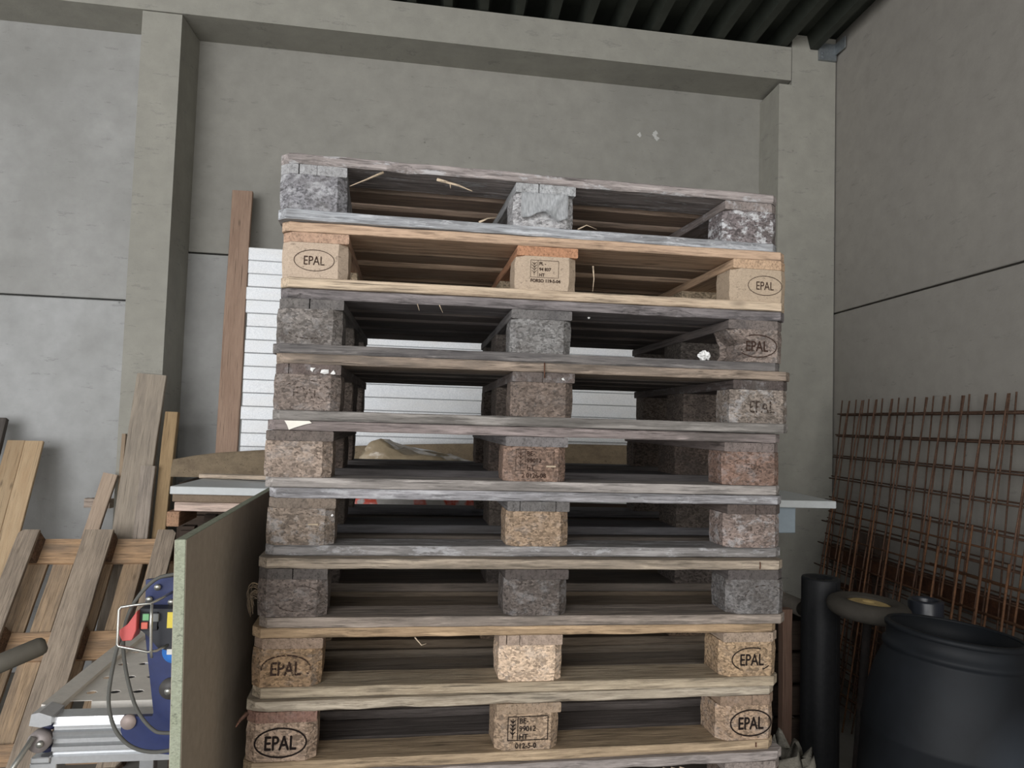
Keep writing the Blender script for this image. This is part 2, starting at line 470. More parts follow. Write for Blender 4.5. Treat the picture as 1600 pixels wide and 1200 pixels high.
def stringer(seed, i, splits=None):
    cl, cr_ = (CH if i == 2 else 0), (CH if i == 0 else 0)
    if not splits: return board(.8, .145, H_ST, 8, .0012, .002, seed, cl, cr_)
    bm = bmesh.new(); e = [0] + [1 - q for q in splits[::-1]] + [1]
    for k, (a, b) in enumerate(zip(e, e[1:])):
        w = (b - a) * .145 - .0014
        q = board(.8, w, H_ST, 8, .0007, .0012, seed + k, cl if k == 0 else 0, cr_ if k == len(e) - 2 else 0)
        bmesh.ops.translate(q, vec=(0, a * .145 + .0007, 0), verts=q.verts[:])
        me = bpy.data.meshes.new('q'); q.to_mesh(me); q.free(); bm.from_mesh(me); bpy.data.meshes.remove(me)
    return bm
DECK_Y = [(0, .145), (.1725, .100), (.3275, .145), (.5275, .100), (.655, .145)]
SKID_Y = [(0, .100), (.3275, .145), (.700, .100)]
BLK_X = [0, .5275, 1.055]
BLK_Y = [(0, .100), (.3275, .145), (.700, .100)]
def build_pallet(name, label, mats, seed, loc, rot, group, fancy=True, broken=False, stick=0.0, chips=0.0, lead=0.0):
    """mats: dict deck, skid, stringer, block (+ front overrides 'deck0', 'skid0', 'blocks' list, 'strs' list)"""
    rg = random.Random(seed)
    P = thing(name, label, 'pallet', loc, rot, group)
    ox = -.6
    j = lambda a: rg.uniform(-a, a)
    for i, (y, w) in enumerate(DECK_Y):
        fr, bk = i == 0, i == 4
        me = shared(('deck_board', i, seed if fancy else seed % 2, chips if fr else 0), lambda: board(1.2, w, H_DK, 26 if fr else 10, .0022 if fr else .0015, .002, seed * 31 + i, CH if fr else 0, CH if bk else 0, chips if fr else 0))
        obj('deck_board', me, mats.get('deck0', mats['deck']) if fr else mats['deck'], P, (ox + j(.004) + (lead if fr else 0), y + (j(.003) if not fr else 0), PH - H_DK))
    for i, x in enumerate(BLK_X):
        me = shared(('stringer_board', seed if fancy else seed % 2, i), lambda: stringer(seed * 17 + i, i, mats.get('split', {}).get(i)))
        # grain runs in depth: a board turned by 90 degrees
        mt = mats['strs'][i] if 'strs' in mats else mats['stringer']
        obj('stringer_board', me, mt, P, (ox + x + .145 + j(.002), .002 + abs(j(.002)), H_SK + H_BL), (0, 0, R(90)))
    for bi, (y, w) in enumerate(BLK_Y):
        for i, x in enumerate(BLK_X):
            ch = [0, 0, 0, 0]
            if bi == 0: ch[0] = ch[1] = CH
            if bi == 2: ch[2] = ch[3] = CH
            bk = broken and bi == 0 and i == 2
            me = shared(('block', bi, (seed + i) % 6, bk), lambda: block(.145, w, H_BL, ch, seed * 13 + i * 3 + bi, .0012, bk))
            mt = mats['blocks'][i] if (bi == 0 and 'blocks' in mats) else mats['block']
            b = obj('block', me, mt, P, (ox + x + j(.002), y + (.003 if bi == 0 else j(.002)), H_SK))
            st = mats.get('stamps', {}).get(i)
            if bi == 0 and st:
                so = obj('stamp', st[0](), st[1], b, (0, -.0016, 0))
                so['label'] = st[2]
    for i, (y, w) in enumerate(SKID_Y):
        fr, bk = i == 0, i == 2
        me = shared(('bottom_board', i, seed if fancy else seed % 2), lambda: board(1.2, w, H_SK, 22 if fr else 8, .0016, .002, seed * 41 + i, CH if fr else 0, CH if bk else 0, chips * .4 if fr else 0))
        obj('bottom_board', me, mats.get('skid0', mats['skid']) if fr else mats['skid'], P, (ox + j(.003) + (stick if fr else 0), y, 0))
    return P

def st_epal(gap=None, **k): return lambda: (lambda b: (epal_stamp(b, gap=gap, **k), b)[1])(bmesh.new())
def st_ippc(lines, serial, **k): return lambda: (lambda b: (ippc_stamp(b, lines, serial, **k), b)[1])(bmesh.new())
OV = 'dark oval stamp with four capital letters'
BX = 'dark boxed stamp with a wheat ear and code lines'

def pal(tag_, deck, stringer, blk, skid=None, deck0=None, skid0=None, white=0, dirt_amt=.4, dirt=(88, 84, 80), blocks=None, strs=None, bwhite=0, stamps=None, bdirt=.45):
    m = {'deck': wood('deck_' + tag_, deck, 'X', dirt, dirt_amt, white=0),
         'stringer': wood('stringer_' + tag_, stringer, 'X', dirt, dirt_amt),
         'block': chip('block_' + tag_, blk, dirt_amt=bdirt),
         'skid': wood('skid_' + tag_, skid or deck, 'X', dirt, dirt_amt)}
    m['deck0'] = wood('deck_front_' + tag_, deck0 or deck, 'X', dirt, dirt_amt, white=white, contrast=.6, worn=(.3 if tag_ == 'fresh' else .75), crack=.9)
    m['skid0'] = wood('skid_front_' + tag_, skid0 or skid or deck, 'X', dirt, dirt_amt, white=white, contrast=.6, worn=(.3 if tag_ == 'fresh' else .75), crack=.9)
    if blocks: m['blocks'] = [chip('block_front_%s_%d' % (tag_, i), c[0], dirt_amt=c[1], white=c[2], **({'contrast': .13, 'scale': 420, 'bump': .15} if tag_ == 'fresh' else {})) for i, c in enumerate(blocks)]
    if strs: m['strs'] = [wood('stringer_%s_%d' % (tag_, i), c, 'X', dirt, dirt_amt * .7, white=bwhite, var=.04) for i, c in enumerate(strs)]
    m['stamps'] = stamps or {}
    return m

G = 'wooden pallets in the tall stack'
LAB = {
 1: 'dusty grey whitish pallet with torn plastic label, topmost of the tall stack',
 2: 'fresh pale yellow pallet with crisp oval stamps, second from the top of the stack',
 3: 'dark grey weathered pallet with a broken right corner block, third from the top',
 4: 'grey brown pallet jutting out at the right, fourth from the top of the stack',
 5: 'weathered pallet with reddish chipboard blocks and a torn paper scrap, fifth from the top',
 6: 'pallet with silvery grey top board and coarse brown blocks, sixth from the top',
 7: 'pallet with dark charcoal blocks and frayed fibres at the left, seventh from the top',
 8: 'pallet with orange front board and a pinkish middle block, eighth from the top',
 9: 'brown pallet with bold black oval and wheat stamps, second lowest one in view',
 10: 'grey splintered pallet at the bottom edge of the picture, lowest one in view'}
D2 = {}
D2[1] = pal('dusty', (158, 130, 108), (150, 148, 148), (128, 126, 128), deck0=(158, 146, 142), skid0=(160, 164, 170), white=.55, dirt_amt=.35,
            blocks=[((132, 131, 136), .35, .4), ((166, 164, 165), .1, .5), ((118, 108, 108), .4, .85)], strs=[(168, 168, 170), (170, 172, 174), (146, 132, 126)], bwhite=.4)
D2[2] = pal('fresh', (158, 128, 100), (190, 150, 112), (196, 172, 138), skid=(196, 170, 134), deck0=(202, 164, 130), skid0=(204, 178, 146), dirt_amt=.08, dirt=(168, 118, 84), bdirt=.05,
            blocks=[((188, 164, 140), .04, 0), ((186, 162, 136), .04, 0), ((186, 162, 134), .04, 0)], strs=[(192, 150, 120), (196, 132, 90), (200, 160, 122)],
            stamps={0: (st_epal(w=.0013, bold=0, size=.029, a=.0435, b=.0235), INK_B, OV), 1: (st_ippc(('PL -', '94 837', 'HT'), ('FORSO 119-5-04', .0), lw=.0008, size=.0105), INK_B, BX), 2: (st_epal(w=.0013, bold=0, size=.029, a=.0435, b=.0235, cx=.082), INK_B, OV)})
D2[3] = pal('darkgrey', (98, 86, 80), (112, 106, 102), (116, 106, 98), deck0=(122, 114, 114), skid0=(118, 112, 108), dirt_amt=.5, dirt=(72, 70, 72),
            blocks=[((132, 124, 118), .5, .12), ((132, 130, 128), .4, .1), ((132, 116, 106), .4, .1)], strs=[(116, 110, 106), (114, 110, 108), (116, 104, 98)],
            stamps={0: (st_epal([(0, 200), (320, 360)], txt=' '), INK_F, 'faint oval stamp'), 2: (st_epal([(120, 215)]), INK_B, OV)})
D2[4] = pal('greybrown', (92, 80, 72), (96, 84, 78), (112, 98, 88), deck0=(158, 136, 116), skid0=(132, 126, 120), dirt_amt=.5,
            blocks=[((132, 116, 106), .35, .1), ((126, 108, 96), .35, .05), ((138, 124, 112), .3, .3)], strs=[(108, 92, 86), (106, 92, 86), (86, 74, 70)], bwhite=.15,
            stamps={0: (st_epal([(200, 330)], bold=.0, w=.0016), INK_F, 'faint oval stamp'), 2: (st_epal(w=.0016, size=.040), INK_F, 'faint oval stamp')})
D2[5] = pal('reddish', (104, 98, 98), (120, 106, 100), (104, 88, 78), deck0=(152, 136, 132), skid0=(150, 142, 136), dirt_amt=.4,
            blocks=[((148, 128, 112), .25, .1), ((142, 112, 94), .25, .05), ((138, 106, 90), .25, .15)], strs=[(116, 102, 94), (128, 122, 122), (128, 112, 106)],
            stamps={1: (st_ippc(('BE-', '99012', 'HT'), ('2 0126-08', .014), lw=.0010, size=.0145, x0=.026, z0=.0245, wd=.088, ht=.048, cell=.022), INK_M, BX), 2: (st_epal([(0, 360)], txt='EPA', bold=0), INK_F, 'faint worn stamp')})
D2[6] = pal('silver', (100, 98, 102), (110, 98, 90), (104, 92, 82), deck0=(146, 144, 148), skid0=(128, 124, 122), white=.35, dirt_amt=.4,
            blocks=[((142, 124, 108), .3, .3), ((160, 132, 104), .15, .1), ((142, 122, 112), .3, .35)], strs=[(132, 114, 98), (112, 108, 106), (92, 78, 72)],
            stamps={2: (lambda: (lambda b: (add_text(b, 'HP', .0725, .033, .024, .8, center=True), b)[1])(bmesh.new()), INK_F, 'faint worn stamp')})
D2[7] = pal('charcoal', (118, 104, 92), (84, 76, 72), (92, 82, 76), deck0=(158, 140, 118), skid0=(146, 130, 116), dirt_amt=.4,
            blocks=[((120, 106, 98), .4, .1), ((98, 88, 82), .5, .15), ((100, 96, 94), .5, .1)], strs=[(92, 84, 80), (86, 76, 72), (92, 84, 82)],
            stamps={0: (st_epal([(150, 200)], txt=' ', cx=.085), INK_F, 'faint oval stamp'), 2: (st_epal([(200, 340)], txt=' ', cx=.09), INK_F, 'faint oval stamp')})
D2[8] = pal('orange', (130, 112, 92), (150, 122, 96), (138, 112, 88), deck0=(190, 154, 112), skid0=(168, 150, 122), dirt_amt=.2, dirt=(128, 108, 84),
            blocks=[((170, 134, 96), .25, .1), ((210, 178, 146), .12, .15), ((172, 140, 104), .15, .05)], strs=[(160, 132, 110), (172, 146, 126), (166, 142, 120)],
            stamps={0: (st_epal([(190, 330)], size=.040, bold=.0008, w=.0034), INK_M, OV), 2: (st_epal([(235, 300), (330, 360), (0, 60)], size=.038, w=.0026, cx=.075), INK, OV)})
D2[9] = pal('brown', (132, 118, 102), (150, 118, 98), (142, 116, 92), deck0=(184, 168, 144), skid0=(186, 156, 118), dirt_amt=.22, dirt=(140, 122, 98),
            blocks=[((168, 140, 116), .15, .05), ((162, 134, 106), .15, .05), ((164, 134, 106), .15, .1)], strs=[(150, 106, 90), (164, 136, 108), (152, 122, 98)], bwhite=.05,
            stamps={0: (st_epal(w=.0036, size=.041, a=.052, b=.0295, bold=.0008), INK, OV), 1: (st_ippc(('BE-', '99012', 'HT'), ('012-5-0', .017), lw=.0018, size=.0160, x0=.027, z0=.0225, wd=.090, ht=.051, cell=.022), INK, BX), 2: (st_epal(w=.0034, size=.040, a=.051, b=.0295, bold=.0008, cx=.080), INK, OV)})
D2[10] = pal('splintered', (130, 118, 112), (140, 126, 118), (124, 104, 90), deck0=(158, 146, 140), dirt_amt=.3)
for q, v in {1: {0: (.28, .55), 1: (.38,)}, 3: {0: (.48,)}, 4: {0: (.22,), 1: (.48,)}, 6: {1: (.2, .78), 2: (.5,)}, 7: {0: (.5,)}, 8: {1: (.12, .32)}, 9: {0: (.42,), 2: (.55,)}}.items(): D2[q]['split'] = v
LOW = {'deck': D2[7]['deck'], 'stringer': D2[7]['stringer'], 'block': D2[9]['block'], 'skid': D2[7]['skid']}

#        x      y      z       yaw   roll  stick  chips
POSE = {1: (.325, 1.661, 2.0450, 1.5, .36, .000, .010), 2: (.334, 1.658, 1.8965, -.77, .22, .0, .0), 3: (.327, 1.664, 1.7490, -1.6, .14, -.008, .012),
        4: (.329, 1.640, 1.6015, -1.6, .20, .002, .006), 5: (.318, 1.650, 1.4540, -.6, .10, .002, .004), 6: (.329, 1.655, 1.3065, -.35, .0, .0, .006),
        7: (.323, 1.626, 1.1590, -.08, -.15, .004, .004), 8: (.317, 1.636, 1.0115, .57, -.25, .002, .004), 9: (.314, 1.631, .8640, 1.33, -.15, .0, .008),
        10: (.326, 1.622, .7165, 1.2, -.10, .0, .006)}
PAL = {}
for i in range(1, 11):
    x, y, z, yaw, roll, stick, chips = POSE[i]
    PAL[i] = build_pallet('pallet', LAB[i], D2[i], 100 + i, (x, y, z), (0, R(-roll), R(yaw)), G, broken=(i == 3), stick=stick, chips=chips)
for i in range(11, 15):
    build_pallet('pallet', 'plain brown pallet, %s one under the splintered grey pallet in the tall stack' % ['first', 'second', 'third', 'fourth'][i - 11], LOW, 200 + i, (.32 + .004 * (i % 3), 1.632, .7165 - .1475 * (i - 10)), (0, 0, R(.4)), G, fancy=False)
# splinters, fibres, paper and plastic scraps held on the pallets
def splinter(p, pts, r, mat=M_splint, name='splinter'):
    n = len(pts); tp = [1 - .75 * k / (n - 1) for k in range(n)]
    return obj(name, tube(bmesh.new(), pts, r, 5, True, tp), mat, PAL[p])
splinter(1, [(-.375, -.006, .118), (-.41, -.010, .098), (-.447, -.014, .078)], .0035)
splinter(1, [(-.255, -.006, .112), (-.205, -.012, .100), (-.175, -.018, .088)], .0040)
splinter(1, [(-.225, -.010, .104), (-.224, -.012, .092)], .0018)
splinter(1, [(-.155, .004, .0235), (-.135, .0, .033), (-.115, -.002, .036)], .0028)
splinter(1, [(.08, .002, .0235), (.10, -.002, .034), (.125, -.002, .026)], .0018)
splinter(3, [(-.29, .0, .124), (-.285, -.004, .108)], .0012)
splinter(3, [(-.24, .0, .124), (-.232, -.005, .106)], .0014)
splinter(8, [(-.26, .0, .124), (-.245, -.004, .108), (-.235, -.006, .112)], .0016)
splinter(9, [(-.600, .02, .118), (-.612, .008, .108), (-.618, .0, .098)], .005, wood('reddish_sliver', (150, 96, 74), 'X'))
splinter(2, [(.108, .0, .085), (.110, -.003, .055), (.108, -.002, .025)], .0022)
for k in range(3):
    splinter(10, [(.30 + .02 * k, -.002, .122), (.36 + .03 * k, -.012, .106 - .004 * k), (.42 + .02 * k, -.012, .118)], .0035)
rg = random.Random(5)
fb = bmesh.new()
for k in range(26):
    z0 = rg.uniform(.055, .085); a = rg.uniform(.5, 1)
    p0 = Vector((-.598, .03 + rg.uniform(-.012, .012), z0)); p1 = p0 + Vector((-.014 * a, -.006, .008 * a)); p2 = p0 + Vector((-.024 * a, rg.uniform(-.01, .0), -.004)); p3 = p0 + Vector((-.018 * a, rg.uniform(-.012, 0), -.03 * a - rg.uniform(0, .015)))
    tube(fb, curve_pts([p0, p1, p2, p3], 3), .0006, 3)
o = obj('frayed_fibres', fb, wood('fibre', (150, 122, 88), 'X'), PAL[7]); o['kind'] = 'stuff'
# torn film label on the middle block of the top pallet
t = NT('film_label')
vv = t.coords((1, 1, .25)); nz = t.noise(vv, 240, 3, .5)
t.base(t.ramp(nz, [(.35, rgba((184, 187, 190))), (.65, rgba((222, 224, 226)))]), .35, 0, .5)
t.p.inputs['Alpha'].default_value = .85
fl = bmesh.new(); nx, nzq = 18, 10; grid = []
low = [.022, .021, .022, .023, .026, .029, .032, .034, .035, .034, .031, .027, .022, .018, .017, .019, .022, .024, .026]
for i in range(nx + 1):
    col = []
    for k in range(nzq + 1):
        tt = k / nzq; xx = .014 + .112 * i / nx; lo = low[i] - .004
        zz = lo + (.078 - lo) * tt
        curl = -.010 * max(0, 1 - tt * 2.2) ** 2 * (1 if 4 < i < 14 else .3) - .006 * math.exp(-((i - 9 - 7 * tt) / 1.4) ** 2)
        col.append(fl.verts.new((xx, -.0035 + curl, zz)))
    grid.append(col)
for i in range(nx):
    for k in range(nzq):
        f = fl.faces.new((grid[i][k], grid[i + 1][k], grid[i + 1][k + 1], grid[i][k + 1])); f.smooth = True
bmesh.ops.solidify(fl, geom=fl.faces[:], thickness=.0006)
o = obj('film_label', fixn(fl), t.m, PAL[1], (-.0725, .0, H_SK)); o['label'] = 'torn clear plastic label'
# paper scrap on the front board of the fifth pallet
ps = poly_prism([(-.558, .146), (-.505, .1465), (-.500, .142), (-.516, .138), (-.536, .131), (-.548, .126), (-.552, .136)], -.0045, -.0032)
o = obj('paper_scrap', ps, plain('paper', (226, 222, 212), .8, 0, .2, .06), PAL[5]); o['label'] = 'torn white paper scrap'
# white chips of plaster and bits of dirt on board and block faces
M_white = plain('white_plaster', (222, 222, 220), .8, 0, .2, .06)
def crumb(p, x, y, z, r, m=None):
    bm = bmesh.new(); bmesh.ops.create_icosphere(bm, subdivisions=1, radius=r); q = random.Random(int(x * 9999))
    for v in bm.verts: v.co *= q.uniform(.4, 1.2); v.co.y *= .35; v.co.z *= q.uniform(.5, 1)
    return obj('plaster_crumb', bm, m or M_white, PAL[p], (x, y, z))
crumb(4, .045, .001, .110, .006); crumb(4, -.49, .001, .110, .011); crumb(4, -.515, .001, .114, .007); crumb(4, -.47, .001, .107, .007)
crumb(3, .12, .05, .118, .004); crumb(6, -.46, .001, .088, .003)
for p, x, z in ((5, .035, .058), (6, -.50, .068)):
    obj('splinter', box(x - .011, x + .011, -.0015, .003, z - .0018, z + .0018), M_splint, PAL[p])
# nails showing in the board edges
M_nail = rust('nail_steel', (96, 66, 52), (120, 90, 74))
obj('nail', tube(bmesh.new(), [(.0, -.0025, .147), (.0, -.0035, .135), (.001, -.0025, .112)], .0016, 5), M_nail, PAL[4])
obj('nail', tube(bmesh.new(), [(.53, -.002, .128), (.53, -.004, .136), (.53, -.002, .144)], .0014, 5), M_nail, PAL[7])
obj('nail', tube(bmesh.new(), [(.545, -.002, .008), (.545, -.002, .018)], .0016, 5), M_nail, PAL[9])

# crumpled paper lying in the third pallet's right opening
def crumple(r, seed, sub=3, sq=(1, 1, 1), a=.35):
    bm = bmesh.new(); bmesh.ops.create_icosphere(bm, subdivisions=sub, radius=r); q = random.Random(seed)
    from mathutils import noise as N
    for v in bm.verts:
        d = v.co.normalized(); k = 1 + a * N.noise(d * 2.3 + Vector((seed, 0, 0))) + a * .5 * N.noise(d * 6 + Vector((0, seed, 0)))
        v.co = Vector((d.x * sq[0], d.y * sq[1], d.z * sq[2])) * r * k
    return bm
tag(obj('crumpled_paper', crumple(.0125, 3, 3, (1.1, .8, .9), .9), M_white, None, (.742, 1.705, 1.788)), 'small crumpled white scrap lying inside the broken dark pallet', 'scrap')

# ------------------------------------------------------------------ left: green-edged chipboard sheet beside the stack
t = NT('sheet_face'); v = t.coords(); n = t.noise(v, 40, 5, .6); n2 = t.noise(v, 3, 4, .6)
c = t.ramp(n, [(.3, rgba((168, 156, 140))), (.7, rgba((182, 170, 154)))])
t.base(t.mix(t.ramp(n2, [(.4, (0, 0, 0, 1)), (.7, (.35,) * 3 + (1,))]), c, rgba((156, 142, 128))), .75, 0, .3)
M_face = t.m
M_edge = chip('sheet_edge', (154, 160, 136), dirt=(140, 146, 122), dirt_amt=.3, contrast=.18, scale=380, bump=.3)
sh = thing('chipboard_sheet', 'tall chipboard sheet with pale green edge standing on end left of the stack', 'sheet', (-.330, 1.35, FZ))
sh.rotation_euler = Euler((0, R(-1.6), R(.3)))
obj('core', box(0, .018, 0, 1.22, 0, 1.412, .0008), M_edge, sh)
obj('facing', box(.0178, .0188, .002, 1.218, .001, 1.411), M_face, sh)
obj('facing', box(-.0008, .0002, .002, 1.218, .001, 1.411), M_face, sh)

# ------------------------------------------------------------------ planks leaning on the back wall
def frame(top, bot, wdir=(1, 0, 0)):
    top, bot = Vector(top), Vector(bot); l = (top - bot); L = l.length; l.normalize()
    w = Vector(wdir); w = (w - l * w.dot(l)).normalized(); n = l.cross(w)
    return Matrix(((l.x, w.x, n.x, bot.x), (l.y, w.y, n.y, bot.y), (l.z, w.z, n.z, bot.z), (0, 0, 0, 1))), L
def plank(name, label, cat, top, bot, w, th, mat, seed=1, wdir=(1, 0, 0), group=None, jit=.002, **k):
    mw, L = frame(top, bot, wdir)
    bm = board(L, w, th, 10, jit, .003, seed, **k)
    bmesh.ops.translate(bm, vec=(0, -w / 2, -th / 2), verts=bm.verts[:])
    return tag(obj(name, bm, mat, None, mw=mw), label, cat, group)
GP = 'planks leaning on the back wall'
M_tall = wood('plank_tall_mat', (164, 130, 106), 'X', (122, 98, 84), .3, .2)
plank('plank', 'tall reddish brown plank leaning on the wall beside the white board stack', 'plank', (-1.040, 4.90, 3.045), (-1.0025, 4.64, 1.275), .125, .038, M_tall, 1, group=GP)
M_grey = wood('plank_grey_mat', (166, 150, 130), 'X', (110, 104, 98), .35, .2)
plank('plank', 'widest grey weathered plank leaning on the pillar, behind the dismantled pallet', 'plank', (-1.449, 4.650, 1.826), (-1.545, 4.43, FZ + .012), .166, .034, M_grey, 2, group=GP)
M_yel = wood('plank_yellow_mat', (172, 138, 92), 'X', (118, 96, 70), .3, .2)
plank('plank', 'narrow yellowish brown plank right of the widest grey plank', 'plank', (-1.322, 4.640, 1.606), (-1.340, 4.43, FZ + .01), .072, .050, M_yel, 3, group=GP)
plank('plank', 'short grey plank end with bold grain, in front of the widest grey plank', 'plank', (-1.404, 4.535, 1.292), (-1.422, 4.36, FZ + .01), .080, .036, wood('plank_short_mat', (164, 148, 132), 'X', (104, 98, 92), .35, .45), 4, group=GP)
plank('plank', 'pale pinkish plank leaning askew left of the widest grey plank', 'plank', (-1.636, 4.62, 1.235), (-1.865, 4.36, FZ + .03), .078, .028, wood('plank_pink_mat', (206, 176, 148), 'X', (150, 128, 108), .2, .2), 5, group=GP)
plank('plank', 'thin pale stick half hidden behind the widest grey plank', 'plank', (-1.590, 4.662, 1.47), (-1.605, 4.62, FZ + .01), .024, .018, wood('plank_thin_mat', (176, 150, 120), 'X', (140, 118, 98), .2, .2), 6, group=GP)
GY = 'plywood strips at the left'
M_ply = wood('plywood', (198, 164, 120), 'X', (160, 126, 92), .25, .16, .7)
plank('plywood_strip', 'light plywood strip with a dark shadow edge, right one of the pair at the left', 'plywood strip', (-2.145, 4.82, 1.405), (-2.13, 4.20, FZ + .005), .100, .022, M_ply, 7, group=GY, jit=.0006)
plank('plywood_strip', 'light plywood strip tucked beside its twin and the dark board', 'plywood strip', (-2.250, 4.83, 1.405), (-2.235, 4.21, FZ + .005), .098, .022, M_ply, 8, group=GY, jit=.0006)
plank('plank', 'dark weathered board left of the light plywood strips', 'plank', (-2.385, 4.86, 1.535), (-2.38, 4.27, FZ + .01), .13, .040, wood('plank_dark_mat', (98, 90, 84), 'X', (70, 66, 64), .5, .3), 9, group=GP)
plank('timber_offcut', 'small pale offcut lying level behind the pinkish plank', 'offcut', (-1.665, 4.74, 1.05), (-1.815, 4.76, 1.05), .055, .05, wood('offcut_mat', (186, 164, 146), 'X', dirt_amt=.1), 10, wdir=(0, 0, 1))

# the old pallet leaning at a slant, underside to the viewer
OLD = pal('old', (182, 148, 110), (206, 158, 110), (140, 108, 84), skid=(176, 154, 130), dirt_amt=.40, dirt=(118, 108, 98))
OLD['skid0'] = OLD['skid']; OLD['deck0'] = OLD['deck']
a_, b_ = Vector((-1.580, 4.339, .955)), Vector((-1.574, 3.91, .400))
ld = (b_ - a_).normalized()                       # down along the skids
wd_ = Vector((1, .0, .0)); wd_ = (wd_ - ld * wd_.dot(ld)).normalized()
nd = ld.cross(wd_)                                  # pallet "up": away from the viewer
if nd.y < 0: nd = -nd
o = build_pallet('pallet', 'old pallet leaning at a slant on the planks, its bottom boards facing out', OLD, 320, (0, 0, 0), (0, 0, 0), None, chips=.004)
PAL['old'] = o
yv = nd.cross(ld)
org = a_ + ld * .6 - yv * .4
o.matrix_basis = Matrix(((ld.x, yv.x, nd.x, org.x), (ld.y, yv.y, nd.y, org.y), (ld.z, yv.z, nd.z, org.z), (0, 0, 0, 1)))

# ------------------------------------------------------------------ insulation boards behind the stack
t = NT('foil_board'); v = t.coords((1, 1, 1)); n = t.noise(v, 160, 4, .7); n2 = t.noise(t.coords((1, 1, 3)), 2.5, 5, .6)
c = t.ramp(n, [(.3, rgba((204, 208, 212))), (.7, rgba((236, 238, 240)))])
t.base(t.mix(t.ramp(n2, [(.45, (0, 0, 0, 1)), (.75, (.3,) * 3 + (1,))]), c, rgba((212, 204, 192))), .45, .15, .5)
t.bump(n, .25, .004); M_foil = t.m
ORD = ['topmost', 'second', 'third', 'fourth', 'fifth', 'sixth', 'seventh', 'eighth', 'ninth', 'tenth', 'eleventh', 'twelfth', 'thirteenth', 'fourteenth', 'fifteenth', 'sixteenth', 'seventeenth', 'eighteenth']
me = None; zt = 2.556; hb = .0752; k = 0
fm = box(0, 2.42, 0, .56, .0008, hb - .0008, .0035)
foil = bpy.data.meshes.new('insulation_board'); fm.to_mesh(foil); fm.free(); foil.materials.append(M_foil)
rg = random.Random(3)
for k in range(17):
    z = zt - hb * (k + 1)
    lab = ('topmost' if k == 0 else ORD[k] + ' from the top') if k < 17 else 'low'
    l = 'white foil-edged insulation board, %s of the white stack behind the pallets' % (('topmost' if k == 0 else ORD[k] + ' from top') if k < 16 else 'lowest')
    o = obj('insulation_board', foil, M_foil, None, (-.862 + rg.uniform(-.006, .006) + .0012 * k * 0, 4.30 + rg.uniform(-.003, .003), z))
    tag(o, l, 'insulation board', 'insulation boards stacked behind the pallets')

# ------------------------------------------------------------------ heap on the long white board behind the stack
M_lam = plain('white_laminate', (196, 200, 200), .5, 0, .4, .05, 40)
M_br = chip('brown_slab', (140, 120, 98), dirt=(112, 98, 84), dirt_amt=.35, contrast=.14, scale=420, bump=.15)
def slab(name, label, cat, x0, x1, y0, y1, z0, z1, mat, bev=.002, rz=0.0, group=None):
    bm = box(0, x1 - x0, 0, y1 - y0, 0, z1 - z0, bev)
    return tag(obj(name, bm, mat, None, (x0, y0, z0), (0, 0, rz)), label, cat, group)
slab('long_board', 'long white laminated board lying level behind the stack, its end showing at the right', 'board', -.905, 1.942, 3.20, 3.70, 1.273, 1.305, M_lam, .002, R(-4.0))
slab('brown_board', 'brown board lying right under the long white board', 'board', -.90, .10, 3.22, 3.62, 1.240, 1.2728, M_br, .002, R(-4.0))
slab('pink_slat', 'pale pink wooden slat below the brown board in the heap', 'slat', -.885, .10, 3.20, 3.25, 1.205, 1.2398, wood('slat_pink_mat', (206, 176, 158), 'X', dirt_amt=.1), .002, R(-4.0))
slab('timber_block', 'orange brown timber block end under the pink slat', 'block', -.905, -.857, 3.175, 3.45, 1.145, 1.2048, wood('block_orange_mat', (176, 128, 92), 'Y', dirt_amt=.2), .002)
cr = thing('wooden_crate', 'dark brown slatted crate under the heap of boards, beside the green-edged sheet', 'crate', (-.85, 3.17, FZ))
M_crate = wood('crate_mat', (78, 62, 50), 'X', (54, 46, 42), .4, .3)
for x in (0, .95): 
    for y in (0.02, .38): obj('post', box(x, x + .05, y, y + .05, 0, 1.165 if x else 1.165), M_crate, cr)
for k in range(9):
    z = .03 + k * .127
    obj('slat', box(-.0, 1.0, 0, .018, z, z + .105, .002), M_crate, cr); obj('slat', box(0, 1.0, .432, .45, z, z + .105, .002), M_crate, cr)
# bent brown board standing on edge
bb = bmesh.new(); rs = []
for i in range(25):
    tt = i / 24; x = -1.15 + 2.54 * tt
    top = 1.378 + .118 * (1 - (1 - tt) ** 2.2) - (.018 if i == 0 else (.006 if i == 1 else 0)); bot = 1.272
    y0 = 4.06 + .02 * math.sin(tt * 3)
    rs.append([(x, y0, bot), (x, y0 + .004, bot + (top - bot) * .5), (x, y0 + .03, top - .006), (x, y0 + .036, top), (x, y0 + .066, top), (x, y0 + .06, bot)])
tag(obj('bent_board', fixn(rings(bb, rs)), chip('bent_mat', (146, 126, 98), dirt=(108, 94, 80), dirt_amt=.4, contrast=.12, scale=420, bump=.12)), 'long bent brown board on edge in front of the white insulation boards', 'board')
dp = thing('timber_pile', 'dark timber pile carrying the white insulation boards and the bent brown board', 'timber pile', (-1.05, 3.86, FZ))
for k in range(8):
    obj('timber', shared(('pile_timber',), lambda: board(2.6, 1.02, .158, 6, .003, .004, 77)), M_crate, dp, (0, 0, k * .1605))
plank('splintered_slat', 'pale splintered slat lying on the long white board', 'slat', (-.50, 3.50, 1.322), (-.885, 3.62, 1.316), .055, .020, wood('slat_split_mat', (196, 172, 146), 'X', dirt_amt=.15), 12, wdir=(.3, 1, 0), chips=.006)

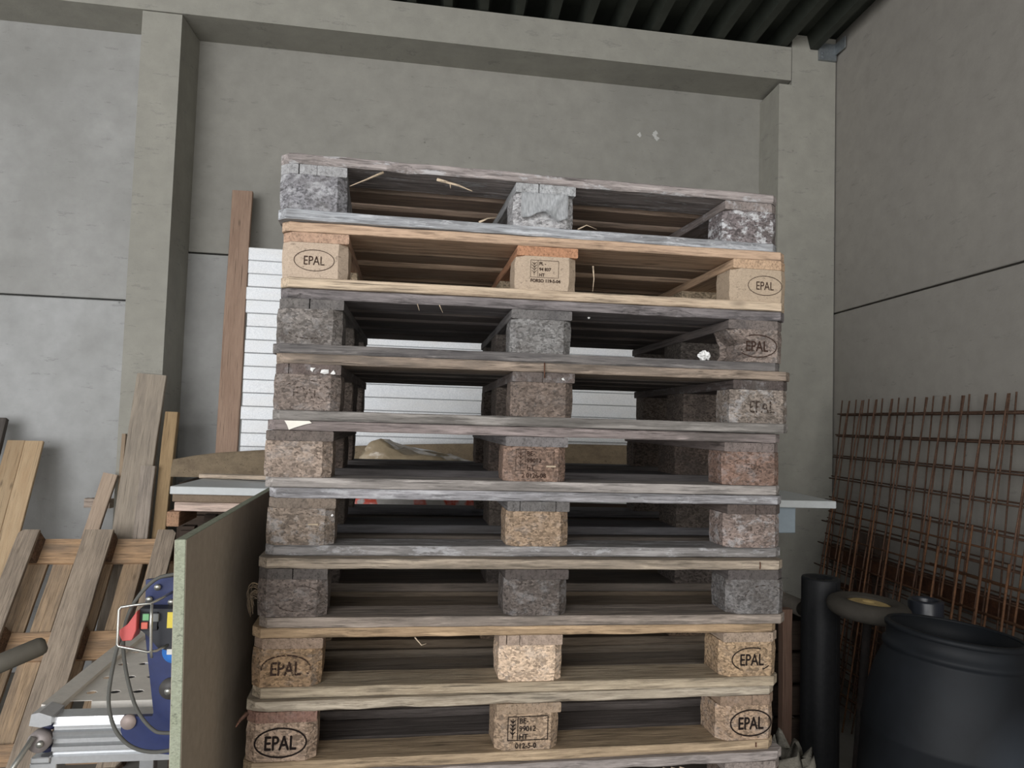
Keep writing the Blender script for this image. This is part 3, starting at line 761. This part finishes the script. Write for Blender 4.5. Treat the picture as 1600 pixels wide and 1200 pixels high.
# film bag on the long board, printed sack hanging over its edge
def sack(sx_, sy_, sz_, seed, nu=40, nv=22, amp=.16):
    from mathutils import noise as N
    bm = bmesh.new(); rows = []
    for j in range(nv + 1):
        ph = math.pi * j / nv - math.pi / 2; row = []
        for i in range(nu):
            th = 2 * math.pi * i / nu
            cx = math.copysign(abs(math.cos(th)) ** .55, math.cos(th)) * math.cos(ph) ** .5; cy = math.copysign(abs(math.sin(th)) ** .55, math.sin(th)) * math.cos(ph) ** .5
            cz = math.copysign(abs(math.sin(ph)) ** .8, math.sin(ph))
            k = 1 + amp * N.noise(Vector((cx * 1.7 + seed, cy * 1.7, cz * 1.7))) + amp * .6 * N.noise(Vector((cx * 5, cy * 5 + seed, cz * 5)))
            row.append(bm.verts.new((cx * sx_ * k, cy * sy_ * k, cz * sz_ * k)))
        rows.append(row)
    for a, b in zip(rows, rows[1:]):
        for i in range(nu):
            f = bm.faces.new((a[i], a[(i + 1) % nu], b[(i + 1) % nu], b[i])); f.smooth = True
    bmesh.ops.remove_doubles(bm, verts=bm.verts[:], dist=1e-4)
    return fixn(bm)
M_film = film('brown_film', (170, 154, 128), .9, .22)
fs = sack(.26, .13, .078, 4, amp=.22)
for v in fs.verts:                                    # a raised gathered neck at the left end, sloping down to the right
    s = (v.co.x + .26) / .52
    if v.co.z > 0: v.co.z *= 1.40 - .80 * s + .55 * math.exp(-((s - .14) / .09) ** 2)
    from mathutils import noise as N_
    v.co += Vector((0, 1, 1)) * .016 * N_.noise(v.co * 26) + Vector((1, 0, 1)) * .010 * N_.noise(v.co * 60)
tag(obj('film_bag', fs, M_film, None, (.115, 3.38, 1.384)), 'crumpled brown translucent film bag on the long white board, seen through the stack', 'bag')
t = NT('printed_sack'); v = t.coords((1, 1, .6)); n = t.noise(v, 9, 2, .5); n2 = t.noise(t.coords((1, 1, 1)), 30, 4, .6)
c = t.ramp(n, [(.43, rgba((186, 182, 178))), (.47, rgba((206, 86, 66))), (.60, rgba((196, 74, 58))), (.63, rgba((150, 148, 146)))])
t.base(t.mix(t.ramp(n2, [(.5, (0, 0, 0, 1)), (.7, (.5,) * 3 + (1,))]), c, rgba((212, 210, 208))), .35, 0, .5)
tag(obj('printed_sack', sack(.27, .10, .075, 9, amp=.1), t.m, None, (.10, 3.03, 1.262)), 'red and white printed plastic sack seen through the sixth pallet', 'sack')

# ------------------------------------------------------------------ right: box below the board, roll, wheel, pipe, barrel, post, sack
M_pale = plain('pale_box', (150, 162, 170), .6, 0, .3, .06)
bx = thing('pale_box', 'pale blue-grey box on a pedestal right under the end of the long white board', 'box', (1.36, 3.05, FZ))
obj('body', box(0, .41, 0, .38, 1.178, 1.2935, .003), M_pale, bx)
obj('pedestal', box(.02, .10, .02, .36, 0, 1.179), M_crate, bx)
M_roll = plain('bitumen', (32, 33, 35), .55, 0, .3, .25, 60, .3)
ro = thing('felt_roll', 'tall black roofing felt roll standing on end beside the stack', 'roll', (1.738, 2.80, FZ))
obj('sheet', lathe([(.018, 0), (.073, 0), (.0745, .01), (.0745, 1.03), (.072, 1.038), (.045, 1.036), (.043, 1.03), (.018, 1.03), (.018, 0)], 40), M_roll, ro)
o = obj('edge_flap', box(-.002, .002, -.0775, -.070, .01, 1.03), M_roll, ro); o.rotation_euler.z = R(20)
obj('core', lathe([(0, 0), (.017, 0), (.017, 1.024), (0, 1.024)], 20), plain('roll_core', (96, 86, 76), .9), ro)
# wheel lying flat on its axle post
M_tyre = plain('tyre_rubber', (70, 66, 60), .85, 0, .2, .12, 30)
M_hub = plain('hub_cream', (176, 152, 104), .7, 0, .3, .2, 18)
wl = thing('cart_wheel', 'small grey rubber cart wheel with cream hub lying flat between roll and barrel', 'wheel', (1.775, 2.545, .955), (R(2), R(3), 0))
tp = [(.078 , -.026)] + [(.107 + .040 * math.cos(R(a)), .034 * math.sin(R(a))) for a in range(-130, 131, 20)] + [(.078, .026), (.078, -.026)]
obj('tyre', lathe(tp, 48), M_tyre, wl)
obj('hub', lathe([(.022, -.02), (.079, -.018), (.079, .018), (.060, .022), (.045, .016), (.026, .024), (.022, .024), (.022, -.02)], 40), M_hub, wl)
obj('axle', lathe([(0, -.976), (.015, -.976), (.015, .016), (0, .016)], 20), rust('axle_rust', (34, 30, 28), (46, 38, 34)), wl)
pp = tag(obj('pipe_end', lathe([(.046, 0), (.068, 0), (.068, .930), (.064, .938), (.055, .938), (.051, .930), (.051, .02), (.046, .02), (.046, 0)], 36), plain('pipe_black', (40, 43, 50), .35, 0, .5, .1)), 'open black plastic pipe standing behind the barrel', 'pipe')
pp.location = (2.238, 2.83, FZ)
# barrel
t = NT('barrel_plastic'); v = t.coords((1, 1, 1)); n = t.noise(v, 4, 6, .65); n2 = t.noise(v, 60, 4, .7)
c = t.ramp(n, [(.35, rgba((20, 22, 25))), (.6, rgba((27, 30, 34)))])
gd = t.add('ShaderNodeVectorMath', operation='DISTANCE'); gd.inputs[1].default_value = (.07, -.27, .66)
tc = t.add('ShaderNodeTexCoord'); t.link(tc.outputs['Object'], gd.inputs[0])
dm = t.add('ShaderNodeMath', operation='MULTIPLY_ADD'); t.link(n, dm.inputs[0]); dm.inputs[1].default_value = .16; t.link(gd.outputs['Value'], dm.inputs[2])
df = t.ramp(dm.outputs[0], [(.10, (.6,) * 3 + (1,)), (.26, (0, 0, 0, 1))])
c = t.mix(df, c, rgba((66, 72, 80)))
t.base(c, .6, 0, .22); t.bump(n2, .08, .003); M_bar = t.m
BS = .90
bl = thing('barrel', 'large open black plastic barrel with dusty patch in front of the mesh', 'barrel', (1.675, 2.10, FZ + .035), (0, R(5), R(0)))
prof = [(0, .0), (.235, .0), (.262, .03), (.268, .10), (.268, .30), (.272, .31), (.272, .325), (.268, .335), (.268, .655), (.271, .662), (.271, .674), (.267, .682), (.262, .76), (.240, .85), (.216, .905), (.214, .912), (.222, .916), (.222, .930), (.212, .936), (.210, .975), (.214, .980), (.212, .988), (.203, .988), (.200, .93), (.205, .90), (.232, .84), (.254, .75), (.258, .4), (.255, .03), (0, .03)]
obj('body', lathe([(r * BS, z) for r, z in prof], 64), M_bar, bl)
obj('rim', lathe([(r * BS, z) for r, z in ((.2100, .972), (.2175, .974), (.2190, .984), (.2130, .991), (.2020, .991), (.2020, .984), (.2100, .972))], 64), M_bar, bl)
tag(obj('timber_wedge', poly_prism([(-.10, 0), (.10, 0), (.08, .035), (-.10, .05)], -.16, .16), M_crate, None, (1.52, 2.10, FZ)), 'timber wedge on the floor tilting the black barrel', 'wedge')
# reddish post and the things beside it
plank('timber_post', 'reddish brown timber post standing upright right behind the stack', 'post', (1.556, 2.75, .905), (1.565, 2.75, FZ), .040, .040, wood('post_mat', (140, 104, 84), 'X', (112, 84, 70), .25, .2), 14)
M_tube = plain('cardboard_tube', (110, 104, 96), .85, 0, .2, .12)
tb = tag(obj('cardboard_tube', lathe([(.030, 0), (.036, 0), (.036, .62), (.030, .62), (.030, 0)], 28), M_tube), 'grey cardboard tube poking out beside the black felt roll', 'tube')
tb.matrix_basis = Matrix.Translation((1.754, 2.96, .849)) @ Vector((-.05, 1.0, .0)).to_track_quat('Z', 'Y').to_matrix().to_4x4()
bc = thing('board_crate', 'dark brown wooden crate behind the reddish post', 'crate', (1.50, 2.93, FZ))
for k in range(6):
    obj('slat', box(0, .40, 0, .02, .03 + k * .135, .03 + k * .135 + .118, .002), M_crate, bc)
    obj('slat', box(.38, .40, .021, .42, .03 + k * .135, .03 + k * .135 + .118, .002), M_crate, bc)
for x in (.0, .34):
    for y in (.021, .38): obj('post', box(x, x + .04, y, y + .04, 0, .83), M_crate, bc)
M_sack = chip('grey_sack', (142, 136, 122), dirt=(96, 92, 84), dirt_amt=.5, contrast=.12, scale=300, bump=.5)
gs = sack(.095, .12, .30, 21, amp=.20)
for v in gs.verts:
    if v.co.z > .15: v.co.x += .03 * math.sin(v.co.y * 60 + v.co.x * 50); v.co.z += .045 * math.sin(v.co.x * 70)
tag(obj('cement_sack', gs, M_sack, None, (1.335, 2.40, FZ + .235)), 'crumpled grey paper sack on the floor at the stack foot, under the reddish post', 'sack')

# ------------------------------------------------------------------ rebar mesh along the right-hand wall
M_bar1 = rust('rebar_rust', (104, 80, 66), (124, 96, 78))
M_bar2 = rust('rebar_rust_bright', (112, 80, 58), (132, 94, 66))
WL = Matrix.Translation((3.016, 5.0, 0)) @ Matrix.Rotation(R(-94.02), 4, 'Z')   # local x: along the wall towards the viewer, -y into the room
def rebar_mesh(label, u0, nv_, ztop, first_h, pitch, off_top, off_bot, r, mat, over_l=.06, seed=0, ripple=.0, rowp=.139, slope=0.0, stick=.09):
    rg = random.Random(seed)
    # sheet frame in wall space
    top = Vector((u0, -off_top, ztop)); bot = Vector((u0, -off_bot, FZ))
    up = (top - bot); Hh = up.length; up.normalize(); al = Vector((1, 0, slope)).normalized(); nn = al.cross(up)
    mw = WL @ Matrix(((al.x, up.x, nn.x, bot.x), (al.y, up.y, nn.y, bot.y), (al.z, up.z, nn.z, bot.z), (0, 0, 0, 1)))
    T = bpy.data.objects.new('rebar_mesh', None); C.objects.link(T); T.matrix_basis = mw
    tag(T, label, 'rebar mesh', 'rebar meshes leaning on the right wall')
    Lw = pitch * (nv_ - 1)
    vm = shared(('rebar_v', round(Hh, 3), r), lambda: tube(bmesh.new(), [(0, 0, 0), (0, Hh * .5, 0), (0, Hh, 0)], r, 6))
    hm = shared(('rebar_h', round(Lw, 3), r), lambda: tube(bmesh.new(), [(-over_l, 0, 0), (Lw * .5, 0, 0), (Lw + .06, 0, 0)], r, 6))
    for k in range(nv_):
        o = obj('upright_bar', vm, mat, T, (k * pitch + rg.uniform(-.004, .004), 0, r))
        o.rotation_euler.z = rg.uniform(-ripple, ripple)
    z = Hh - stick; c = 0
    while z > .05:
        obj('cross_bar', hm, mat, T, (0, z, -r)); z -= rowp
    return T
rebar_mesh('tall rusty rebar mesh closest to the right wall, reaching up to eye height', .535, 21, 1.822, 0, .150, .050, .22, .0042, M_bar1, .07, 1, .006)
rebar_mesh('second tall rusty rebar mesh, leaning just in front of the one on the wall', .665, 20, 1.815, 0, .150, .075, .32, .0042, M_bar1, .10, 2, .006, stick=.095)
rebar_mesh('third tall rusty rebar mesh, its bars leaning the most, outermost of the tall ones', .705, 20, 1.812, 0, .150, .100, .42, .0042, M_bar1, .04, 5, .008, stick=.090)
rebar_mesh('short rusty rebar mesh standing in front of the three tall ones', .842, 17, 1.209, 0, .150, .270, .46, .0048, M_bar2, .06, 3, .008)
rebar_mesh('lowest rusty rebar mesh, standing outermost at the right wall near the barrel', 1.895, 10, 1.09, 0, .150, .34, .50, .0052, M_bar2, .05, 4, .01)
M_rb = rust('beam_rust', (88, 58, 42), (112, 74, 50))
rk = bpy.data.objects.new('steel_rack', None); C.objects.link(rk); rk.matrix_basis = WL
tag(rk, 'rusty brown steel rack with rails and posts behind the rebar meshes', 'rack')
# long U rail and its posts
ub = bmesh.new(); add_box(ub, .44, 3.9, -.105, -.097, .765, .865); add_box(ub, .44, 3.9, -.097, -.055, .857, .865); add_box(ub, .44, 3.9, -.097, -.055, .765, .773)
obj('rail', ub, M_rb, rk)
obj('rail', box(.56, 3.9, -.105, -.065, .60, .632), M_rb, rk)
for u, w in ((.80, .085), (2.2, .06), (3.4, .06)): obj('post', box(u, u + w, -.1055, -.06, FZ, .767), M_rb, rk)
tag(obj('brown_offcut', box(0, .36, -.03, -.012, 0, 1.0, .002), wood('brown_offcut_mat', (104, 84, 72), 'Z', (84, 70, 62), .3), None, mw=WL @ Matrix.Translation((.62, 0, FZ))), 'small brown board leaning on the right wall behind the rebar meshes', 'board')

# ------------------------------------------------------------------ left front: bench saw and a handle
M_alu = plain('aluminium', (196, 198, 200), .32, .75, .5, .06, 90, .05)
M_blue = plain('blue_paint', (33, 46, 94), .45, .0, .5, .12, 40)
M_tray = plain('galv_tray', (226, 221, 212), .6, .0, .4, .08, 30)
M_black = plain('black_plastic', (44, 46, 52), .5, 0, .4, .1, 50)
M_red = plain('red_plastic', (206, 96, 94), .45, 0, .4, .06)
M_cable = plain('cable_rubber', (92, 92, 88), .7, 0, .3, .08)
M_rod = plain('steel_rod', (186, 186, 180), .3, .8, .5, .06)
M_screw = plain('screw_zinc', (176, 176, 170), .35, .8, .5, .06)
M_dkblue = plain('cap_navy', (40, 44, 72), .5, 0, .4, .1)
sw = thing('bench_saw', 'blue and silver bench saw with switch box and looped cable behind the green-edged sheet', 'saw', (0, 0, 0))
# aluminium rail with grooves (profile in y,z, extruded in x)
rp = [(2.0, .836), (1.996, .828), (2.004, .826), (2.004, .816), (1.996, .813), (1.998, .803), (1.994, .798), (2.003, .796), (2.003, .784), (1.995, .778), (1.995, .768), (2.002, .766), (2.004, .757), (1.996, .754), (1.996, .737), (2.055, .737), (2.055, .847), (2.004, .847)]
rb = bmesh.new(); rings(rb, [[(x, y, z) for y, z in rp] for x in (-.806, -.385)]); obj('rail', fixn(rb), M_alu, sw)
for x in (-.795,):
    for y in (2.0,): obj('leg', box(x - .062, x, y + .003, y + .055, FZ, .7365, .002), M_alu, sw)
obj('leg', box(-.47, -.42, 2.003, 2.055, FZ, .7365, .002), M_alu, sw)
for x in (-.79, -.47): obj('leg', box(x, x + .045, 2.62, 2.665, FZ, .838, .002), M_alu, sw)
# end bracket
eb = obj('end_bracket', box(-.850, -.8065, 1.99, 2.056, .742, .756, .002), M_alu, sw)
obj('end_cap', poly_prism([(-.856, .835), (-.852, .862), (-.835, .866), (-.806, .856), (-.806, .836), (-.83, .830)], 1.985, 2.056), M_alu, sw)
for z in (.822, .768): obj('pad', lathe([(0, 0), (.016, 0), (.016, .012), (0, .012)], 20), M_dkblue, sw, (-.823, 2.02, z - .006))
hg = lathe([(0, -.012), (.026, -.012), (.026, .012), (0, .012)], 24)
obj('hinge_disc', hg, plain('hinge_grey', (150, 142, 140), .5, .4), sw, (-.832, 1.995, .796), (R(90), 0, 0))
obj('screw', lathe([(0, -.006), (.008, -.006), (.008, .006), (0, .006)], 12), M_screw, sw, (-.826, 1.980, .793), (R(90), 0, 0))
obj('strut', tube(bmesh.new(), [(-.84, 1.975, .812), (-.90, 1.95, .70), (-1.17, 1.85, .20), (-1.28, 1.81, FZ + .006)], .0065, 8), M_rod, sw)
# tray frame and perforated plate
tf = bmesh.new(); rings(tf, [[(x - .020, y, .842), (x + .020, y, .842), (x + .020, y, .858), (x - .020, y, .866)] for x, y in ((-.834, 2.04), (-.836, 2.30), (-.830, 2.69))])
obj('tray_frame', fixn(tf), M_tray, sw)
obj('tray_frame', box(-.84, -.40, 2.69, 2.705, .835, .862), M_tray, sw)
tr = bmesh.new(); tx0, tx1, ty0, ty1 = -.815, -.40, 2.112, 2.69
nxh, nyh = 7, 5
for i in range(nxh):
    for k in range(nyh):
        # cell with a lens-shaped hole: outer rectangle joined to the lens outline
        cx0 = tx0 + (tx1 - tx0) * i / nxh; cx1 = tx0 + (tx1 - tx0) * (i + 1) / nxh
        cy0 = ty0 + (ty1 - ty0) * k / nyh; cy1 = ty0 + (ty1 - ty0) * (k + 1) / nyh
        mx, my = (cx0 + cx1) / 2, (cy0 + cy1) / 2; hw, hh = .016, .013
        inn = [(mx - hw, my), (mx - hw * .5, my - hh * .8), (mx, my - hh), (mx + hw * .5, my - hh * .8), (mx + hw, my), (mx + hw * .5, my + hh * .8), (mx, my + hh), (mx - hw * .5, my + hh * .8)]
        out = [(cx0, my), (cx0, cy0), (mx, cy0), (cx1, cy0), (cx1, my), (cx1, cy1), (mx, cy1), (cx0, cy1)]
        a = [tr.verts.new((x, y, .847)) for x, y in inn]; b = [tr.verts.new((x, y, .847)) for x, y in out]
        for q in range(8): tr.faces.new((b[q], b[(q + 1) % 8], a[(q + 1) % 8], a[q]))
bmesh.ops.remove_doubles(tr, verts=tr.verts[:], dist=1e-5)
bmesh.ops.solidify(tr, geom=tr.faces[:], thickness=.002)
obj('perforated_tray', fixn(tr), M_tray, sw)
obj('tray_apron', box(-.76, -.40, 2.104, 2.112, .795, .847), M_tray, sw)
obj('void_sheet', box(-.808, -.40, 2.06, 2.685, .765, .775, .001), M_black, sw)  # added black sheet, stands in for the shade under the tray
# blue head
hp = [(-.601, 1.190), (-.44, 1.205), (-.44, .764), (-.52, .762), (-.576, .769), (-.612, .783), (-.632, .803), (-.640, .825), (-.637, .857), (-.568, .857), (-.566, .866), (-.596, 1.06)]
obj('head_plate', poly_prism(hp, 1.966, 1.982), M_blue, sw)
for x, z in ((-.571, 1.173), (-.589, 1.143), (-.537, 1.136)): obj('screw', lathe([(0, -.006), (.006, -.006), (.008, 0), (.008, .004), (0, .004)], 14), M_screw, sw, (x, 1.963, z), (R(90), 0, 0))
obj('pivot_cap', lathe([(0, -.010), (.016, -.008), (.018, .0), (.018, .004), (0, .004)], 20), plain('pivot_grey', (170, 156, 150), .6, .3), sw, (-.622, 1.964, .846), (R(90), 0, 0))
sb = obj('switch_box', poly_prism([(-.598, 1.130), (-.50, 1.128), (-.50, 1.02), (-.552, 1.035), (-.579, 1.066), (-.596, 1.08)], 1.925, 1.966), M_black, sw)
obj('panel', box(-.593, -.555, 1.921, 1.9255, 1.078, 1.122, .001), plain('switch_panel', (30, 32, 36), .4), sb)
obj('green_button', box(-.589, -.574, 1.917, 1.9215, 1.103, 1.119, .001), plain('green_button', (120, 176, 128), .5), sb)
obj('red_button', box(-.591, -.576, 1.916, 1.9215, 1.083, 1.099, .001), plain('red_button', (214, 110, 94), .5), sb)
obj('grey_button', box(-.566, -.552, 1.917, 1.9255, 1.100, 1.119, .001), plain('grey_button', (120, 122, 122), .5), sb)
obj('reset_knob', lathe([(0, -.005), (.006, -.005), (.0065, 0), (0, 0)], 16), plain('knob_grey', (130, 132, 134), .5), sb, (-.559, 1.925, 1.084), (R(90), 0, 0))
obj('yellow_sticker', box(-.534, -.510, 1.9238, 1.9252, 1.083, 1.121), plain('yellow_sticker', (226, 206, 84), .6), sb)
fl_ = poly_prism([(-.598, 1.130), (-.598, 1.083), (-.606, 1.060), (-.628, 1.058), (-.632, 1.066), (-.637, 1.078), (-.634, 1.086), (-.618, 1.098)], 1.905, 1.955)
bmesh.ops.bevel(fl_, geom=fl_.edges[:], offset=.0015, segments=1, affect='EDGES')
obj('stop_flap', fl_, M_red, sw)
obj('guard_rod', tube(bmesh.new(), [(-.537, 1.966, 1.160), (-.545, 1.915, 1.158), (-.566, 1.893, 1.150), (-.600, 1.892, 1.147), (-.630, 1.892, 1.142), (-.634, 1.892, 1.136), (-.634, 1.892, 1.056), (-.631, 1.892, 1.050), (-.60, 1.892, 1.044), (-.566, 1.892, 1.036), (-.548, 1.90, 1.036), (-.53, 1.925, 1.042)], .0034, 8), M_rod, sw)
obj('guard_rod', tube(bmesh.new(), [(-.562, 1.894, 1.148), (-.561, 1.892, 1.10), (-.558, 1.892, 1.04), (-.556, 1.894, 1.022)], .0036, 8), M_rod, sw)
pg = obj('blue_plug', lathe([(0, -.03), (.026, -.03), (.029, -.024), (.029, .01), (0, .01)], 30), plain('plug_blue', (62, 124, 206), .45), sw, (-.519, 1.955, 1.020), (R(90), 0, 0))
obj('plug_label', box(-.012, .014, -.001, .012, .0302, .0308), M_white, pg, (0, 0, 0))
kb = obj('knob', lathe([(0, -.022), (.012, -.022), (.014, -.012), (.022, -.010), (.026, -.004), (.026, .004), (0, .004)], 28), plain('knob_black', (70, 68, 66), .5), sw, (-.528, 1.962, .925), (R(90), 0, 0))
obj('knob_centre', lathe([(0, .022), (.008, .022), (.008, .024), (0, .024)], 16), M_screw, kb)
obj('cable', tube(bmesh.new(), curve_pts([(-.44, 1.935, 1.222), (-.527, 1.92, 1.213), (-.566, 1.915, 1.200), (-.600, 1.91, 1.160), (-.622, 1.912, 1.110), (-.629, 1.916, 1.057), (-.623, 1.92, .996), (-.605, 1.92, .928), (-.585, 1.92, .882), (-.554, 1.92, .845), (-.524, 1.92, .834), (-.44, 1.93, .832)], 5), .0045, 8), M_cable, sw)
obj('cable', tube(bmesh.new(), curve_pts([(-.634, 1.93, 1.075), (-.638, 1.91, 1.050), (-.645, 1.90, .988), (-.649, 1.90, .929), (-.642, 1.90, .884), (-.623, 1.90, .842), (-.588, 1.905, .808), (-.538, 1.91, .794), (-.47, 1.92, .800)], 5), .0045, 8), M_cable, sw)
# pole with a rubber grip reaching in from the left
gp = thing('tool_handle', 'dark round tool handle with rounded end reaching in from the left', 'handle', (0, 0, 0))
g0, g1 = Vector((-.690, 1.654, 1.128)), Vector((-.753, 1.615, 1.104))
d = (g1 - g0).normalized(); 
ge = g0 + d * ((1.128 - FZ - .02) / -d.z)
obj('grip', tube(bmesh.new(), [g0, g0 + d * .004, g0 + d * .012, g0 + d * .06, g0 + d * .13], .0185, 20, True, [.55, .85, 1, 1, 1]), plain('grip_rubber', (84, 80, 72), .75, 0, .3, .1), gp)
obj('shaft', tube(bmesh.new(), [g0 + d * .13, ge], .0165, 16), plain('shaft_dark', (74, 70, 64), .6, .1, .3, .1), gp)
